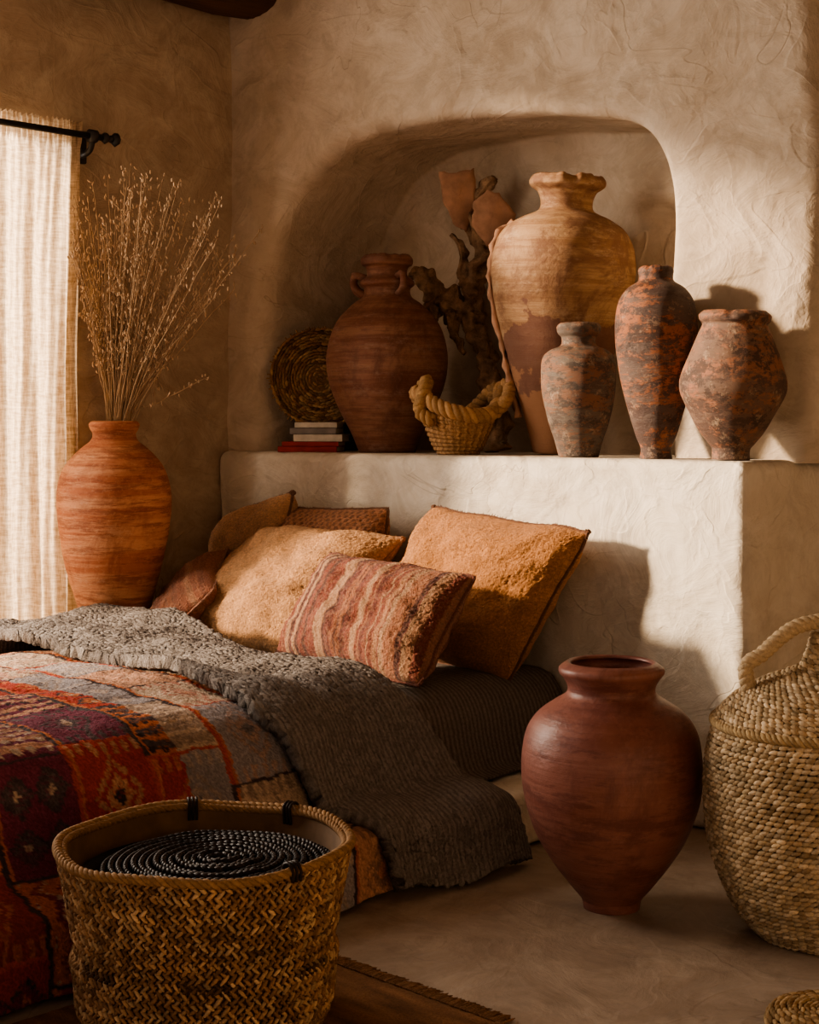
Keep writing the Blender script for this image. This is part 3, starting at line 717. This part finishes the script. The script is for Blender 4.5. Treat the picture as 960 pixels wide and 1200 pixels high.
# ---------------------------------------------------------------- dried grass
def grass():
    parts=[];seeds=[];base=np.array((-4.50,3.118,1.19)); r=np.array((.716,.698,0)); d=np.array((-.698,.716,0))
    for k in range(92):
        side=random.gauss(.09,.16); side=max(-.13,side); dep=random.gauss(-.02,.07); H=random.uniform(.55,.92)*(1-.35*abs(side-.05))
        if k<12: side=random.uniform(.30,.47); H=random.uniform(.45,.72)
        if k==8: side=.33;H=.17
        if k==3: side=.43;H=.77
        p0=base+r*random.uniform(-.03,.03)+d*random.uniform(-.03,.03)+np.array((0,0,-.35)); p0[:2]=p0[:2]*.4+base[:2]*.6
        p1=base+r*side*.12+d*dep*.1
        p2=base+r*(side*.5)+d*dep*.5+np.array((0,0,H*.5))
        p3=base+r*side+d*dep+np.array((0,0,H))
        for p in (p2,p3):
            if p[0]<-4.74: p[0]=-4.74+.02*random.random()
        P=catmull([p0,p1,p2,p3],7)
        P[:,:2]+=np.cumsum(rng.normal(0,.0028,(len(P),2)),axis=0)
        P[:,0]=np.maximum(P[:,0],-4.755)
        parts.append(tube_data(P,np.linspace(.0034,.0015,len(P)),4))
        n=len(P)
        for q in range(int(n*.52),n):
            for _ in range(2):
                c=P[q]+rng.normal(0,.009,3)+(P[min(q+1,n-1)]-P[q])*random.random(); ax=np.array((rng.normal(0,.4),rng.normal(0,.4),1.)); ax/=np.linalg.norm(ax)
                b=np.cross(ax,(1,0,0)); b/=np.linalg.norm(b); cc=np.cross(ax,b); c[0]=max(c[0],-4.76)
                seeds.append((c,ax*random.uniform(.005,.010),b*.0032,cc*.0032))
        for _t in range(2):
            q=int(n*random.uniform(.5,.85)); tw=P[q]+r*random.uniform(-.06,.06)+np.array((0,0,random.uniform(.04,.10))); tw[0]=max(tw[0],-4.75)
            parts.append(tube_data([P[q],(P[q]+tw)/2+np.array((0,0,.006)),tw],.0012,4))
            for _ in range(4): 
                c=tw+rng.normal(0,.009,3); c[0]=max(c[0],-4.76); seeds.append((c,np.array((0,0,.008)),np.array((.0032,0,0)),np.array((0,.0032,0))))
    e=empty('dried_grass_bouquet',tuple(base)); 
    V,F,_=merge(parts); V=[tuple(np.array(v)-base) for v in V]; obj('stems',V,F,M_stem,parent=e)
    c,a,b,g=[np.array([s[i] for s in seeds]) for i in range(4)]
    V,F,_=strands(c-base,a,b,g,np.ones((len(c),3))); obj('seed_heads',V,F,M_seed,parent=e)
grass()

def curtain():
    n,m=190,80; V=[]
    for i in range(n):
        f=i/(n-1)
        for j in range(m):
            g=j/(m-1); z=2.29-1.85*g
            y=2.60+.525*f - .02*math.sin(g*3)*f
            a=(.012+.014*g)*(.7+.8*abs(mn.noise(Vector((f*5,0,3)))))
            ph=f*32+3.0*mn.noise(Vector((f*5,g*.8,0)))+.5*math.sin(g*4+f*3)
            x=-4.722+a*math.sin(ph)+.003*math.sin(f*90+g*6+3*mn.noise(Vector((f*8,g*2,5))))
            if g<.05: x+=.008*math.sin(f*190)
            x=max(x,-4.765)
            V.append((x,y+.008*mn.noise(Vector((f*9,g*5,0))),z+(.004*math.sin(f*190) if j==0 else 0)))
    return obj('linen_curtain',V,grid_faces(n,m),M_curtain)
curtain()
V1=tube_data([(-4.675,1.3,2.237),(-4.675,2.3,2.237),(-4.675,3.2,2.237)],.012,12)
fin=[]
for yy,rr in [(3.20,.022),(3.225,.015),(3.245,.027)]:
    T=np.array
    fin.append(strands(T([[-4.675,yy,2.237]]),T([[0,.016,0]]),T([[rr,0,0]]),T([[0,0,rr]]),np.ones((1,3)))[:2])
br=[tube_data(catmull([(-4.765,3.145,2.20),(-4.74,3.145,2.175),(-4.69,3.145,2.19),(-4.675,3.145,2.225)],6),.011,8),
    rbox_data((-4.779,3.11,2.15),(-4.76,3.18,2.27),r=.006,step=.1),tube_data([(-4.675,3.13,2.237),(-4.675,3.15,2.237),(-4.675,3.16,2.237)],.024,12)]
V,F,_=merge([V1]+fin+br); obj('curtain_rod',V,F,M_iron)

# ---------------------------------------------------------------- lights, world, camera
def light(name,typ,loc,dirv,energy,color,**k):
    l=bpy.data.lights.new(name,typ); l.energy=energy; l.color=color
    for a,v in k.items(): setattr(l,a,v)
    o=bpy.data.objects.new(name,l); C.objects.link(o); o.location=loc
    o.rotation_euler=Vector(dirv).to_track_quat('-Z','Y').to_euler(); return o
light('sun','SUN',(-8,-2,4),(.68,.64,-.28),10.0,(1,.77,.54),angle=math.radians(5))
light('window_boost_area','AREA',(-5.7,1.9,1.9),(1,.35,-.08),240,(1,.86,.71),shape='RECTANGLE',size=2.0,size_y=2.4)  # added area lamp outside the window opening, boosts the soft light from that side
w=bpy.data.worlds.new('world'); bpy.context.scene.world=w; w.use_nodes=True
w.node_tree.nodes['Background'].inputs[0].default_value=(1,.83,.69,1); w.node_tree.nodes['Background'].inputs[1].default_value=.44
cam=bpy.data.cameras.new('camera'); co=bpy.data.objects.new('camera',cam); C.objects.link(co)
co.location=(0,0,1.2); co.rotation_euler=(math.radians(90),0,math.radians(44.3))
cam.sensor_fit='HORIZONTAL'; cam.sensor_width=36; cam.lens=1784/960*36; cam.shift_y=-105/960; cam.clip_start=.05
bpy.context.scene.camera=co
vs=bpy.context.scene.view_settings
try:
    vs.view_transform='AgX'; vs.look='AgX - Medium High Contrast'
except Exception: pass
